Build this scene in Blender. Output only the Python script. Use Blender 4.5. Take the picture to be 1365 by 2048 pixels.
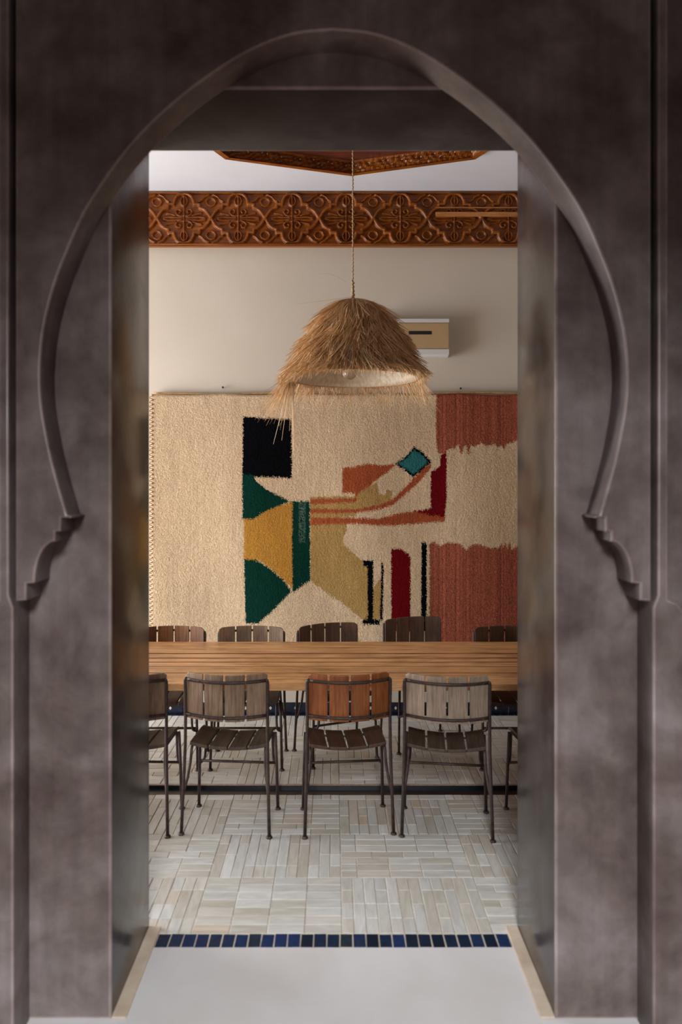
import bpy, bmesh, math, random
import numpy as np
from mathutils import Vector, Matrix

for o in list(bpy.data.objects):
    bpy.data.objects.remove(o)
S = bpy.context.scene
COL = S.collection
random.seed(7)
RNG = np.random.default_rng(11)
PI = math.pi

# ------------------------------------------------------------------ camera
F, CX, CY, EYE = 1450.0, 667.0, 960.0, 1.80      # focal length and vanishing point in pixels of a 1365 x 2048 frame
cam_d = bpy.data.cameras.new('camera')
cam = bpy.data.objects.new('camera', cam_d)
COL.objects.link(cam)
cam.location = (0, 0, EYE)
cam.rotation_euler = (PI / 2, 0, 0)
cam_d.sensor_fit = 'VERTICAL'
cam_d.sensor_height = 36.0
cam_d.sensor_width = 24.0
cam_d.lens = F / 2048 * 36
cam_d.shift_x = (682.5 - CX) / 2048
cam_d.shift_y = -(1024 - CY) / 2048
cam_d.clip_start = 0.05
cam_d.dof.use_dof = True
cam_d.dof.focus_distance = 5.0
cam_d.dof.aperture_fstop = 1.6
S.camera = cam

# ------------------------------------------------------------------ world, lights, exposure
S.view_settings.view_transform = 'Standard'
S.view_settings.look = 'None'
S.view_settings.exposure = 0.0
S.view_settings.gamma = 1.0
S.view_settings.use_curve_mapping = False
W = bpy.data.worlds.new('world')
S.world = W
W.use_nodes = True
W.node_tree.nodes['Background'].inputs[0].default_value = (0.62, 0.72, 0.9, 1)
W.node_tree.nodes['Background'].inputs[1].default_value = 0.2


def area(name, loc, rot, sx, sy, power, color):
    d = bpy.data.lights.new(name, 'AREA')
    d.shape = 'RECTANGLE'
    d.size, d.size_y = sx, sy
    d.energy = power
    d.color = color
    o = bpy.data.objects.new(name, d)
    o.location = loc
    o.rotation_euler = rot
    COL.objects.link(o)
    return o


# daylight through the wide window in the left wall of the dining room
area('window_daylight', (-4.32, 4.25, 1.30), (0, -PI / 2, 0), 2.5, 2.3, 385, (0.95, 0.96, 1.0))
# open sky over the patio behind the photographer, beyond the gallery ceiling
area('patio_sky', (0.0, -2.3, 3.85), (0, 0, 0), 1.1, 2.6, 680, (0.95, 0.96, 1.0))


# ------------------------------------------------------------------ helpers


def obj(name, me, mat=None, parent=None):
    if isinstance(me, bmesh.types.BMesh):
        m = bpy.data.meshes.new(name)
        me.to_mesh(m)
        me.free()
        me = m
    o = bpy.data.objects.new(name, me)
    COL.objects.link(o)
    if mat is not None and len(me.materials) == 0:
        for mm in (mat if isinstance(mat, (list, tuple)) else [mat]):
            me.materials.append(mm)
    if parent is not None:
        o.parent = parent
    return o


def empty(name, loc=(0, 0, 0), rz=0.0):
    o = bpy.data.objects.new(name, None)
    o.empty_display_size = 0.1
    o.location = loc
    o.rotation_euler = (0, 0, rz)
    COL.objects.link(o)
    return o


def tag(o, label=None, cat=None, group=None, kind=None):
    if label:
        o['label'] = label
    if cat:
        o['category'] = cat
    if group:
        o['group'] = group
    if kind:
        o['kind'] = kind
    return o


def smooth(me):
    me.polygons.foreach_set('use_smooth', [True] * len(me.polygons))


def bx(bm, x0, x1, y0, y1, z0, z1):
    v = [bm.verts.new(p) for p in ((x0, y0, z0), (x1, y0, z0), (x1, y1, z0), (x0, y1, z0),
                                   (x0, y0, z1), (x1, y0, z1), (x1, y1, z1), (x0, y1, z1))]
    fs = []
    for f in ((3, 2, 1, 0), (4, 5, 6, 7), (0, 1, 5, 4), (1, 2, 6, 5), (2, 3, 7, 6), (3, 0, 4, 7)):
        fs.append(bm.faces.new([v[i] for i in f]))
    return v, fs


def box(name, mat, parent, x0, x1, y0, y1, z0, z1, bevel=0.0, seg=2):
    bm = bmesh.new()
    bx(bm, x0, x1, y0, y1, z0, z1)
    if bevel:
        bmesh.ops.bevel(bm, geom=list(bm.edges), offset=bevel, segments=seg, profile=0.5, affect='EDGES')
    return obj(name, bm, mat, parent)


def tube(bm, pts, r, n=8, cap=True):
    pts = [Vector(p) for p in pts]
    rr = r if isinstance(r, (list, tuple)) else [r] * len(pts)
    rings = []
    ref = None
    for i, p in enumerate(pts):
        t = (pts[min(i + 1, len(pts) - 1)] - pts[max(i - 1, 0)]).normalized()
        if ref is None:
            ref = Vector((0, 0, 1)) if abs(t.z) < 0.9 else Vector((1, 0, 0))
        a = (ref - t * ref.dot(t)).normalized()
        b = t.cross(a)
        ref = a
        rings.append([bm.verts.new(p + (a * math.cos(2 * PI * k / n) + b * math.sin(2 * PI * k / n)) * rr[i]) for k in range(n)])
    for i in range(len(rings) - 1):
        for k in range(n):
            f = bm.faces.new((rings[i][k], rings[i][(k + 1) % n], rings[i + 1][(k + 1) % n], rings[i + 1][k]))
            f.smooth = True
    if cap:
        bm.faces.new(list(reversed(rings[0])))
        bm.faces.new(rings[-1])


def catmull(pts, n=6):
    out = []
    P = [np.array(p, float) for p in pts]
    P = [2 * P[0] - P[1]] + P + [2 * P[-1] - P[-2]]
    for i in range(1, len(P) - 2):
        for k in range(n):
            t = k / n
            a, b, c, d = P[i - 1], P[i], P[i + 1], P[i + 2]
            out.append(0.5 * ((2 * b) + (-a + c) * t + (2 * a - 5 * b + 4 * c - d) * t * t + (-a + 3 * b - 3 * c + d) * t ** 3))
    out.append(P[-2])
    return [tuple(q) for q in out]


def plate(polys, y0, y1, bevel, seg=2):
    """polygons in (x, z) extruded from depth y0 to y1 with rounded arrises; returns a mesh"""
    cu = bpy.data.curves.new('outline', 'CURVE')
    cu.dimensions = '2D'
    cu.fill_mode = 'BOTH'
    cu.extrude = (y1 - y0) / 2 - bevel
    cu.bevel_depth = bevel
    cu.bevel_resolution = seg
    cu.offset = -bevel
    for pl in polys:
        sp = cu.splines.new('POLY')
        sp.points.add(len(pl) - 1)
        for i, p in enumerate(pl):
            sp.points[i].co = (p[0], p[1], 0, 1)
        sp.use_cyclic_u = True
    o = bpy.data.objects.new('outline', cu)
    COL.objects.link(o)
    dg = bpy.context.evaluated_depsgraph_get()
    dg.update()
    me = bpy.data.meshes.new_from_object(o.evaluated_get(dg))
    bpy.data.objects.remove(o)
    bpy.data.curves.remove(cu)
    ym = (y0 + y1) / 2
    for v in me.vertices:
        x, y, z = v.co
        v.co = (x, ym + z, y)
    bm = bmesh.new()
    bm.from_mesh(me)
    bmesh.ops.remove_doubles(bm, verts=bm.verts, dist=1e-5)
    bmesh.ops.recalc_face_normals(bm, faces=bm.faces)
    for f in bm.faces:
        ny = abs(f.normal.y)
        f.smooth = ny < 0.98
        f.material_index = 1 if 0.12 < ny < 0.98 else 0
    for e in bm.edges:
        if len(e.link_faces) == 2 and e.calc_face_angle(0) > 0.6:
            e.smooth = False
    bm.to_mesh(me)
    bm.free()
    return me


# ------------------------------------------------------------------ materials
class N:
    """tiny wrapper to wire a node tree"""

    def __init__(self, name):
        self.m = bpy.data.materials.new(name)
        self.m.use_nodes = True
        self.t = self.m.node_tree
        self.b = self.t.nodes['Principled BSDF']

    def n(self, typ, **kw):
        nd = self.t.nodes.new(typ)
        for k, v in kw.items():
            if isinstance(k, str) and hasattr(nd, k) and k not in ('inputs',):
                setattr(nd, k, v)
        return nd

    def l(self, a, b):
        self.t.links.new(a, b)

    def coord(self, scale=(1, 1, 1), world=False):
        if world:
            g = self.n('ShaderNodeNewGeometry').outputs['Position']
        else:
            g = self.n('ShaderNodeTexCoord').outputs['Object']
        mp = self.n('ShaderNodeMapping')
        mp.inputs['Scale'].default_value = scale
        self.l(g, mp.inputs['Vector'])
        return mp.outputs['Vector']

    def noise(self, vec, scale, detail=4, rough=0.55, dist=0.0):
        nd = self.n('ShaderNodeTexNoise')
        nd.inputs['Scale'].default_value = scale
        nd.inputs['Detail'].default_value = detail
        nd.inputs['Roughness'].default_value = rough
        nd.inputs['Distortion'].default_value = dist
        self.l(vec, nd.inputs['Vector'])
        return nd.outputs['Fac']

    def ramp(self, fac, stops):
        r = self.n('ShaderNodeValToRGB')
        el = r.color_ramp.elements
        while len(el) < len(stops):
            el.new(0.5)
        for e, (p, c) in zip(el, stops):
            e.position = p
            e.color = (*c, 1) if len(c) == 3 else c
        self.l(fac, r.inputs['Fac'])
        return r.outputs['Color']

    def mix(self, fac, a, b, mode='MIX'):
        m = self.n('ShaderNodeMix')
        m.data_type = 'RGBA'
        m.blend_type = mode
        for s, v in ((m.inputs['Factor'], fac), (m.inputs['A'], a), (m.inputs['B'], b)):
            if s.type == 'VALUE' and not hasattr(v, 'links') and not isinstance(v, (tuple, list)):
                s.default_value = v
            elif isinstance(v, (tuple, list)):
                s.default_value = (*v, 1)
            else:
                self.l(v, s)
        # colour sockets share their names with the float ones: wire by index
        return m

    def mixc(self, fac, a, b, mode='MIX'):
        m = self.n('ShaderNodeMix')
        m.data_type = 'RGBA'
        m.blend_type = mode
        for i, v in ((0, fac), (6, a), (7, b)):
            s = m.inputs[i]
            if isinstance(v, (int, float)):
                s.default_value = v
            elif isinstance(v, (tuple, list)):
                s.default_value = (*v, 1)
            else:
                self.l(v, s)
        return m.outputs[2]

    def math(self, op, a, b=0.0):
        m = self.n('ShaderNodeMath')
        m.operation = op
        for i, v in ((0, a), (1, b)):
            if isinstance(v, (int, float)):
                m.inputs[i].default_value = v
            else:
                self.l(v, m.inputs[i])
        return m.outputs[0]

    def base(self, c):
        if isinstance(c, (tuple, list)):
            self.b.inputs['Base Color'].default_value = (*c, 1)
        else:
            self.l(c, self.b.inputs['Base Color'])

    def rough(self, v):
        if isinstance(v, (int, float)):
            self.b.inputs['Roughness'].default_value = v
        else:
            self.l(v, self.b.inputs['Roughness'])

    def bump(self, h, strength=0.3, dist=0.01):
        bn = self.n('ShaderNodeBump')
        bn.inputs['Strength'].default_value = strength
        bn.inputs['Distance'].default_value = dist
        self.l(h, bn.inputs['Height'])
        self.l(bn.outputs['Normal'], self.b.inputs['Normal'])


def simple(name, c, r=0.6, metal=0.0, var=0.0, scale=20):
    k = N(name)
    if var:
        f = k.noise(k.coord(), scale, 5)
        k.base(k.ramp(f, [(0.3, tuple(x * (1 - var) for x in c)), (0.7, tuple(min(1, x * (1 + var)) for x in c))]))
    else:
        k.base(c)
    k.rough(r)
    k.b.inputs['Metallic'].default_value = metal
    return k.m


def m_tadelakt(name, lift=1.0, rough=0.40, spec=0.5):
    k = N(name)
    v = k.coord()
    big = k.noise(v, 2.6, 7, 0.62, 0.25)
    mid = k.noise(v, 7.0, 6, 0.6, 0.4)
    streak = k.noise(k.coord((26, 26, 1.6)), 1.0, 3, 0.5)
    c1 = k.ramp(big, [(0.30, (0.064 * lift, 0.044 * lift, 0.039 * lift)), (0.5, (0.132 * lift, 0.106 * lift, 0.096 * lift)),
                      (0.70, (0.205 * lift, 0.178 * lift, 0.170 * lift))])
    c2 = k.ramp(mid, [(0.35, (0.62, 0.60, 0.58)), (0.62, (1.15, 1.13, 1.14))])
    c = k.mixc(0.55, c1, c2, 'MULTIPLY')
    c = k.mixc(0.25, c, k.ramp(streak, [(0.35, (0.6, 0.6, 0.6)), (0.7, (1.3, 1.3, 1.3))]), 'MULTIPLY')
    k.base(c)
    k.rough(k.math('ADD', k.math('MULTIPLY', mid, 0.22), rough - 0.11))
    k.b.inputs['Specular IOR Level'].default_value = spec
    k.bump(k.math('ADD', big, k.math('MULTIPLY', mid, 0.35)), 0.16, 0.012)
    return k.m


def m_wood(name, dark, mid, light, axis='Z', rough=0.6, gscale=14.0, rnd=0.25, spec=0.4, fleck=0.0):
    k = N(name)
    oi = k.n('ShaderNodeObjectInfo')
    g = k.n('ShaderNodeNewGeometry')
    r = k.math('FRACT', k.math('ADD', oi.outputs['Random'], g.outputs['Random Per Island']))
    tc = k.n('ShaderNodeTexCoord')
    comb = k.n('ShaderNodeCombineXYZ')
    for i in range(3):
        k.l(k.math('MULTIPLY', r, 17.3 + 9 * i), comb.inputs[i])
    add = k.n('ShaderNodeVectorMath')
    k.l(tc.outputs['Object'], add.inputs[0])
    k.l(comb.outputs[0], add.inputs[1])
    mp = k.n('ShaderNodeMapping')
    s = {'X': (0.07, 1, 1), 'Y': (1, 0.07, 1), 'Z': (1, 1, 0.07)}[axis]
    mp.inputs['Scale'].default_value = tuple(q * gscale for q in s)
    k.l(add.outputs[0], mp.inputs['Vector'])
    n1 = k.noise(mp.outputs[0], 2.2, 8, 0.65, 1.6)
    n2 = k.noise(mp.outputs[0], 11.0, 4, 0.6, 0.2)
    blot = k.noise(add.outputs[0], 6.0, 4, 0.55)
    f = k.math('ADD', k.math('MULTIPLY', n1, 0.65), k.math('MULTIPLY', n2, 0.35))
    c = k.ramp(f, [(0.32, dark), (0.5, mid), (0.68, light)])
    c = k.mixc(0.45, c, k.ramp(blot, [(0.3, (0.45, 0.42, 0.40)), (0.6, (1.1, 1.1, 1.1))]), 'MULTIPLY')
    if fleck:                                                  # short dark checks and knots along the grain
        mp2 = k.n('ShaderNodeMapping')
        mp2.inputs['Scale'].default_value = (2.6, 44, 44)
        k.l(add.outputs[0], mp2.inputs['Vector'])
        fk = k.noise(mp2.outputs[0], 1.0, 5, 0.6, 0.5)
        c = k.mixc(fleck, c, k.ramp(fk, [(0.60, (1, 1, 1)), (0.70, (0.32, 0.20, 0.13))]), 'MULTIPLY')
    hv = k.n('ShaderNodeHueSaturation')
    k.l(c, hv.inputs['Color'])
    k.l(k.math('ADD', k.math('MULTIPLY', r, 2 * rnd), 1 - rnd), hv.inputs['Value'])
    k.base(hv.outputs[0])
    k.rough(k.math('ADD', k.math('MULTIPLY', n2, 0.2), rough - 0.1))
    k.b.inputs['Specular IOR Level'].default_value = spec
    k.bump(f, 0.35, 0.003)
    return k.m


def m_brick(name, cols, st=(1, 1, 1)):
    """worn marble-like strips, tone changing from piece to piece, streaks along the piece"""
    k = N(name)
    oi = k.n('ShaderNodeObjectInfo')
    g = k.n('ShaderNodeNewGeometry')
    r = k.math('FRACT', k.math('ADD', k.math('MULTIPLY', oi.outputs['Random'], 7.31), g.outputs['Random Per Island']))
    tone = k.ramp(r, cols)
    tc = k.n('ShaderNodeNewGeometry').outputs['Position']
    comb = k.n('ShaderNodeCombineXYZ')
    for i in range(3):
        k.l(k.math('MULTIPLY', r, 31.0 + 7 * i), comb.inputs[i])
    add = k.n('ShaderNodeVectorMath')
    k.l(tc, add.inputs[0])
    k.l(comb.outputs[0], add.inputs[1])
    mp = k.n('ShaderNodeMapping')
    mp.inputs['Scale'].default_value = st
    k.l(add.outputs[0], mp.inputs['Vector'])
    n = k.noise(mp.outputs[0], 30, 6, 0.62, 0.8)
    c = k.mixc(0.7, tone, k.ramp(n, [(0.3, (0.72, 0.68, 0.62)), (0.65, (1.08, 1.08, 1.08))]), 'MULTIPLY')
    k.base(c)
    k.rough(k.math('ADD', k.math('MULTIPLY', n, 0.25), 0.28))
    k.bump(n, 0.25, 0.004)
    return k.m


M = {}
M['tad'] = m_tadelakt('dark polished plaster', 1.22, 0.52, 0.28)
M['tad_edge'] = m_tadelakt('worn plaster arris', 2.1, 0.36, 0.5)  # paler from wear, with the bright edge highlights painted in as well
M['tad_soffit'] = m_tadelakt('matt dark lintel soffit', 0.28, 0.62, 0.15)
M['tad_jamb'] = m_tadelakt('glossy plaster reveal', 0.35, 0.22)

k = N('cream screed')
v = k.coord()
f = k.noise(v, 3.0, 6, 0.6, 0.5)
k.base(k.ramp(f, [(0.3, (0.56, 0.54, 0.515)), (0.7, (0.62, 0.615, 0.61))]))
k.rough(0.5)
k.bump(k.noise(v, 40, 4), 0.08, 0.004)
M['screed'] = k.m
k = N('sandy kerb stone')
f = k.noise(k.coord(), 9, 6, 0.6)
k.base(k.ramp(f, [(0.3, (0.42, 0.33, 0.24)), (0.7, (0.60, 0.51, 0.40))]))
k.rough(0.55)
M['kerb'] = k.m
M['mortar'] = simple('brown mortar', (0.30, 0.22, 0.16), 0.9, var=0.3, scale=60)
M['mortar_pale'] = simple('pale grout', (0.52, 0.45, 0.36), 0.9, var=0.2, scale=60)
BR = [(0.0, (0.46, 0.435, 0.375)), (0.35, (0.54, 0.525, 0.475)), (0.6, (0.51, 0.515, 0.49)), (0.9, (0.60, 0.60, 0.575)), (1.0, (0.51, 0.43, 0.345))]
M['brick_h'] = m_brick('pale marble strips laid across', BR, (0.2, 1, 1))
M['brick_v'] = m_brick('pale marble strips laid along', BR, (1, 0.2, 1))
k = N('blue glazed tile')
oi = k.n('ShaderNodeObjectInfo')
f = k.noise(k.coord(world=True), 45, 4)
c = k.ramp(oi.outputs['Random'], [(0.0, (0.005, 0.013, 0.028)), (0.5, (0.009, 0.028, 0.068)), (0.8, (0.010, 0.030, 0.105)), (1.0, (0.017, 0.030, 0.038))])
c = k.mixc(0.5, c, k.ramp(f, [(0.35, (0.5, 0.5, 0.5)), (0.7, (1.4, 1.4, 1.4))]), 'MULTIPLY')
k.base(c)
k.rough(0.22)
k.bump(f, 0.15, 0.003)
M['blue'] = k.m
M['deep_blue'] = simple('deep blue glazed skirting', (0.006, 0.011, 0.024), 0.25, var=0.4, scale=14)
M['navy'] = simple('near black glazed tile', (0.006, 0.007, 0.010), 0.3, var=0.4, scale=12)
M['white_glaze'] = simple('white glaze', (0.62, 0.58, 0.5), 0.3)

k = N('warm cream plaster')
v = k.coord(world=True)
f = k.noise(v, 1.6, 5, 0.5)
k.base(k.ramp(f, [(0.3, (0.57, 0.505, 0.41)), (0.7, (0.61, 0.545, 0.45))]))
k.rough(0.85)
k.bump(k.noise(v, 160, 3), 0.12, 0.002)
M['plaster'] = k.m
k = N('white ceiling plaster')
f = k.noise(k.coord(world=True), 2.0, 4, 0.5)
k.base(k.ramp(f, [(0.3, (0.58, 0.58, 0.61)), (0.7, (0.62, 0.62, 0.65))]))
k.rough(0.85)
M['white'] = k.m

M['carved'] = m_wood('varnished carved cedar', (0.10, 0.022, 0.002), (0.235, 0.063, 0.006), (0.35, 0.115, 0.013), 'X', 0.34, 10, 0.1, 0.3)
M['cedar_dark'] = m_wood('dark red cedar', (0.05, 0.010, 0.005), (0.10, 0.022, 0.010), (0.15, 0.04, 0.016), 'X', 0.45, 8, 0.1)
M['pale_batten'] = m_wood('bright cedar batten', (0.34, 0.12, 0.03), (0.45, 0.18, 0.05), (0.55, 0.25, 0.08), 'X', 0.4, 10, 0.05)  # bright wood colour stands in for daylight on the frieze
M['table'] = m_wood('honey pine planks', (0.14, 0.045, 0.014), (0.55, 0.285, 0.115), (0.72, 0.435, 0.21), 'X', 0.34, 10, 0.12, 0.5, 0.85)
M['w_grey'] = m_wood('weathered grey slats', (0.085, 0.050, 0.030), (0.205, 0.131, 0.080), (0.31, 0.212, 0.14), 'Z', 0.65, 16, 0.15)
M['w_silver'] = m_wood('silvered slats', (0.14, 0.098, 0.068), (0.29, 0.215, 0.153), (0.41, 0.32, 0.24), 'Z', 0.65, 16, 0.12)
M['w_orange'] = m_wood('orange stained slats', (0.11, 0.028, 0.008), (0.25, 0.075, 0.018), (0.34, 0.125, 0.034), 'Z', 0.5, 16, 0.15)
M['w_brown'] = m_wood('warm brown slats', (0.075, 0.028, 0.011), (0.17, 0.072, 0.030), (0.26, 0.125, 0.06), 'Z', 0.55, 16, 0.15)
M['w_taupe'] = m_wood('taupe slats', (0.075, 0.045, 0.027), (0.17, 0.110, 0.068), (0.25, 0.17, 0.115), 'Z', 0.6, 16, 0.15)
M['w_dark'] = m_wood('dark brown slats', (0.030, 0.013, 0.007), (0.075, 0.033, 0.016), (0.12, 0.06, 0.03), 'Z', 0.55, 16, 0.15)
M['w_seat'] = m_wood('dark weathered seat slats', (0.028, 0.019, 0.012), (0.070, 0.048, 0.031), (0.12, 0.088, 0.062), 'Y', 0.6, 16, 0.15)
M['w_seat_red'] = m_wood('dark red brown seat slats', (0.030, 0.014, 0.008), (0.075, 0.036, 0.020), (0.13, 0.065, 0.038), 'Y', 0.55, 16, 0.15)
M['joint_grime'] = simple('dark red grime', (0.16, 0.055, 0.022), 0.7, var=0.45, scale=9)  # dark red that paints the shade in the gaps between planks
M['iron'] = simple('rusted brown iron', (0.052, 0.032, 0.026), 0.5, 0.35, 0.45, 35)

k = N('wool pile')
at = k.n('ShaderNodeAttribute')
at.attribute_name = 'Col'
v = k.coord(world=True)
f1 = k.noise(k.coord((1, 1, 0.6), True), 300, 3, 0.7)
f2 = k.noise(k.coord((1, 1, 0.22), True), 22, 4, 0.6)
c = k.mixc(0.75, at.outputs['Color'], k.ramp(f1, [(0.36, (0.58, 0.55, 0.50)), (0.60, (1.16, 1.16, 1.16))]), 'MULTIPLY')
c = k.mixc(0.5, c, k.ramp(f2, [(0.3, (0.78, 0.76, 0.72)), (0.65, (1.08, 1.08, 1.08))]), 'MULTIPLY')
k.base(c)
k.rough(0.95)
k.b.inputs['Specular IOR Level'].default_value = 0.03
k.b.inputs['Sheen Weight'].default_value = 0.0
k.bump(f1, 0.7, 0.006)
M['wool'] = k.m
M['rope'] = simple('jute rope', (0.42, 0.27, 0.13), 0.9, var=0.3, scale=90)
k = N('dry straw')
g = k.n('ShaderNodeNewGeometry')
k.base(k.ramp(g.outputs['Random Per Island'], [(0.0, (0.46, 0.225, 0.08)), (0.2, (0.68, 0.39, 0.16)), (0.7, (0.82, 0.52, 0.25)), (1.0, (0.88, 0.68, 0.42))]))
k.rough(0.55)
M['straw'] = k.m
k = N('pale straw lining')
f = k.noise(k.coord((1, 1, 0.2)), 60, 4, 0.6)
k.base(k.ramp(f, [(0.3, (0.52, 0.40, 0.26)), (0.65, (0.74, 0.64, 0.50))]))
k.rough(0.7)
M['lining'] = k.m
k = N('clear glass')
k.base((1, 1, 1))
k.rough(0.02)
k.b.inputs['Transmission Weight'].default_value = 1.0
k.b.inputs['IOR'].default_value = 1.45
M['glass'] = k.m
M['brass'] = simple('brass', (0.5, 0.36, 0.16), 0.35, 0.9)
M['tan_panel'] = simple('tan enamelled panel', (0.46, 0.31, 0.155), 0.5, var=0.04, scale=4)
M['white_metal'] = simple('white enamelled metal', (0.66, 0.65, 0.62), 0.45)
M['slot'] = simple('black slot', (0.012, 0.012, 0.012), 0.5)
M['bamboo'] = simple('split bamboo', (0.46, 0.27, 0.11), 0.5, var=0.25, scale=25)
M['terracotta'] = simple('dark terracotta', (0.10, 0.06, 0.045), 0.7, var=0.2, scale=5)
M['ante'] = simple('grey brown anteroom plaster', (0.10, 0.085, 0.078), 0.7, var=0.15, scale=3)

# ------------------------------------------------------------------ the doorway wall
D0, D1, D2 = 2.295, 2.421, 2.925           # front of the arch plate, recessed face, dining room face
S0 = F / D0                                # pixels per metre on the arch face (image measurements are taken to metres here)


def pz(y):
    return EYE + (CY - y) / S0


half = [(0, 59), (80, 68), (165, 100), (255, 156), (335, 220), (397, 282), (450, 350), (498, 425), (536, 510), (562, 582),
        (580, 660), (587, 735), (585, 800), (576, 860), (563, 922), (548, 978), (533, 1030)]
cur = catmull(half, 5)
foot = [(524, 1033), (524, 1036), (545, 1036), (546, 1063), (557, 1064), (557, 1083)]
cav = []
for i in range(1, 11):
    a = i / 10 * PI / 2
    cav.append((557 + 41 * math.sin(a) , 1083 + 83 * (1 - math.cos(a))))
foot += cav + [(615, 1168), (615, 1201), (636, 1203)]
prof = cur + foot                                            # apex to springing, right half
TOP = 3.9
right = [(a / S0, pz(y)) for a, y in prof]
left = [(-a, z) for a, z in right[1:]]
plate_poly = [(-636 / S0, TOP)] + list(reversed(left)) + right + [(636 / S0, TOP)]

WALL = empty('wall_entrance', (0, D0, 0))
tag(WALL, 'dark polished plaster doorway wall with a horseshoe arch', 'wall', kind='structure')
WM = [M['tad'], M['tad_edge']]


def wpart(name, polys, y0, y1, bevel, mats=WM):
    me = plate(polys, y0 - D0, y1 - D0, bevel)
    me.materials.clear()
    for m in mats:
        me.materials.append(m)
    for pg in me.polygons:
        pg.material_index = 1 if 0.12 < abs(pg.normal.y) < 0.98 else 0
    return obj(name, me, None, WALL)


wpart('arch_plate', [plate_poly], D0, D1 - 0.0005, 0.006)
zs = pz(1203)
for s in (-1, 1):
    e = [(650 / S0, TOP), (650 / S0, zs + 0.02), (641 / S0, zs - 0.02), (641 / S0, 0), (2.6, 0), (2.6, TOP - 0)]
    # narrow pier between the groove and the outer hollow, flaring out at its stop
    hol = [(1.06, TOP - 0.06), (1.06, pz(1200))] + [(1.06 + 0.075 * math.sin(a), pz(1200) - 0.14 * (1 - math.cos(a))) for a in (0.4, 0.8, 1.2, PI / 2)] + [(1.20, pz(1200) - 0.14), (1.20, TOP - 0.06)]
    polys = [[(s * x, z) for x, z in e], [(s * x, z) for x, z in hol]]
    wpart('pier', polys, D0, D1 - 0.0005, 0.006)
XJ = 0.742
ZJ = EYE + 657 * D2 / F
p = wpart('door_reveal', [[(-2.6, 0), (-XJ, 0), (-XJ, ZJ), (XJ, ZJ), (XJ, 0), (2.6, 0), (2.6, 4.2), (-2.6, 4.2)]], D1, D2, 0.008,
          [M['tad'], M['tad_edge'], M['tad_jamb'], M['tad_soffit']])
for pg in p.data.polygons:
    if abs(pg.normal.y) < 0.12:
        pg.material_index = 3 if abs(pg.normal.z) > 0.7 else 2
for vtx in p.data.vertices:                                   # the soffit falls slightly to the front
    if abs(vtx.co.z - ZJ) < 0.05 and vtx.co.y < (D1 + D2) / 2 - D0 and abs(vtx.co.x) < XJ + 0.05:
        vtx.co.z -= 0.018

# ------------------------------------------------------------------ floors
YB = 2.791                                                    # near edge of the blue tile row
thr = box('floor_threshold', M['screed'], None, -3.0, 3.0, 2.2, YB, -0.06, 0.0)
tag(thr, 'smooth cream screed floor in front of and within the doorway', 'floor', kind='structure')
gf = box('floor_gallery', M['terracotta'], None, -3.0, 3.0, -3.6, 2.2, -0.06, 0.0)  # unseen floor kept dark so less light bounces up onto the arch
tag(gf, 'dark terracotta gallery floor before the doorway', 'floor', kind='structure')
for i, s in enumerate((-1, 1)):
    a, b = sorted((s * XJ, s * (XJ - 0.05)))
    kb = box('trim_%d' % (i + 1), M['kerb'], None, a, b, D1 - 0.002, D2 - 0.01, 0.0, 0.008, 0.003)
    tag(kb, 'sandy stone strip along the foot of the %s doorway jamb' % ('left' if s < 0 else 'right'), 'trim', kind='structure')

YS = 4.150                                                    # near edge of the black strip before the step
YR = 4.236                                                    # riser
ZP = 0.02
floor = box('floor', M['mortar'], None, -4.2, 3.1, YB, YR + 0.05, -0.08, -0.0035)
tag(floor, 'pale marble strip floor laid in basket weave between doorway and step', 'floor', kind='structure')
plat = box('floor_platform', M['mortar'], None, -4.2, 3.1, YR, 5.56, -0.08, ZP - 0.0035)
tag(plat, 'raised pale marble strip floor under the far chairs', 'floor', kind='structure')


def piece_mesh(name, w, d, h, mat, ch=0.0022):
    """a tile: chamfered top, no underside"""
    bm = bmesh.new()
    a, b = w / 2, d / 2
    base = [bm.verts.new(q) for q in ((-a, -b, -h), (a, -b, -h), (a, b, -h), (-a, b, -h))]
    m1 = [bm.verts.new(q) for q in ((-a, -b, -ch), (a, -b, -ch), (a, b, -ch), (-a, b, -ch))]
    a -= ch
    b -= ch
    t = [bm.verts.new(q) for q in ((-a, -b, 0), (a, -b, 0), (a, b, 0), (-a, b, 0))]
    for lo, hi in ((base, m1), (m1, t)):
        for i in range(4):
            bm.faces.new((lo[i], lo[(i + 1) % 4], hi[(i + 1) % 4], hi[i]))
    bm.faces.new(t)
    me = bpy.data.meshes.new(name)
    bm.to_mesh(me)
    bm.free()
    me.materials.append(mat)
    return me


def visible(x, y, z):
    """pixel of a point and whether it lies in the doorway opening"""
    px = CX + x / y * F
    py = CY + (EYE - z) / y * F
    return 290 < px < 1050, px, py


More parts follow.
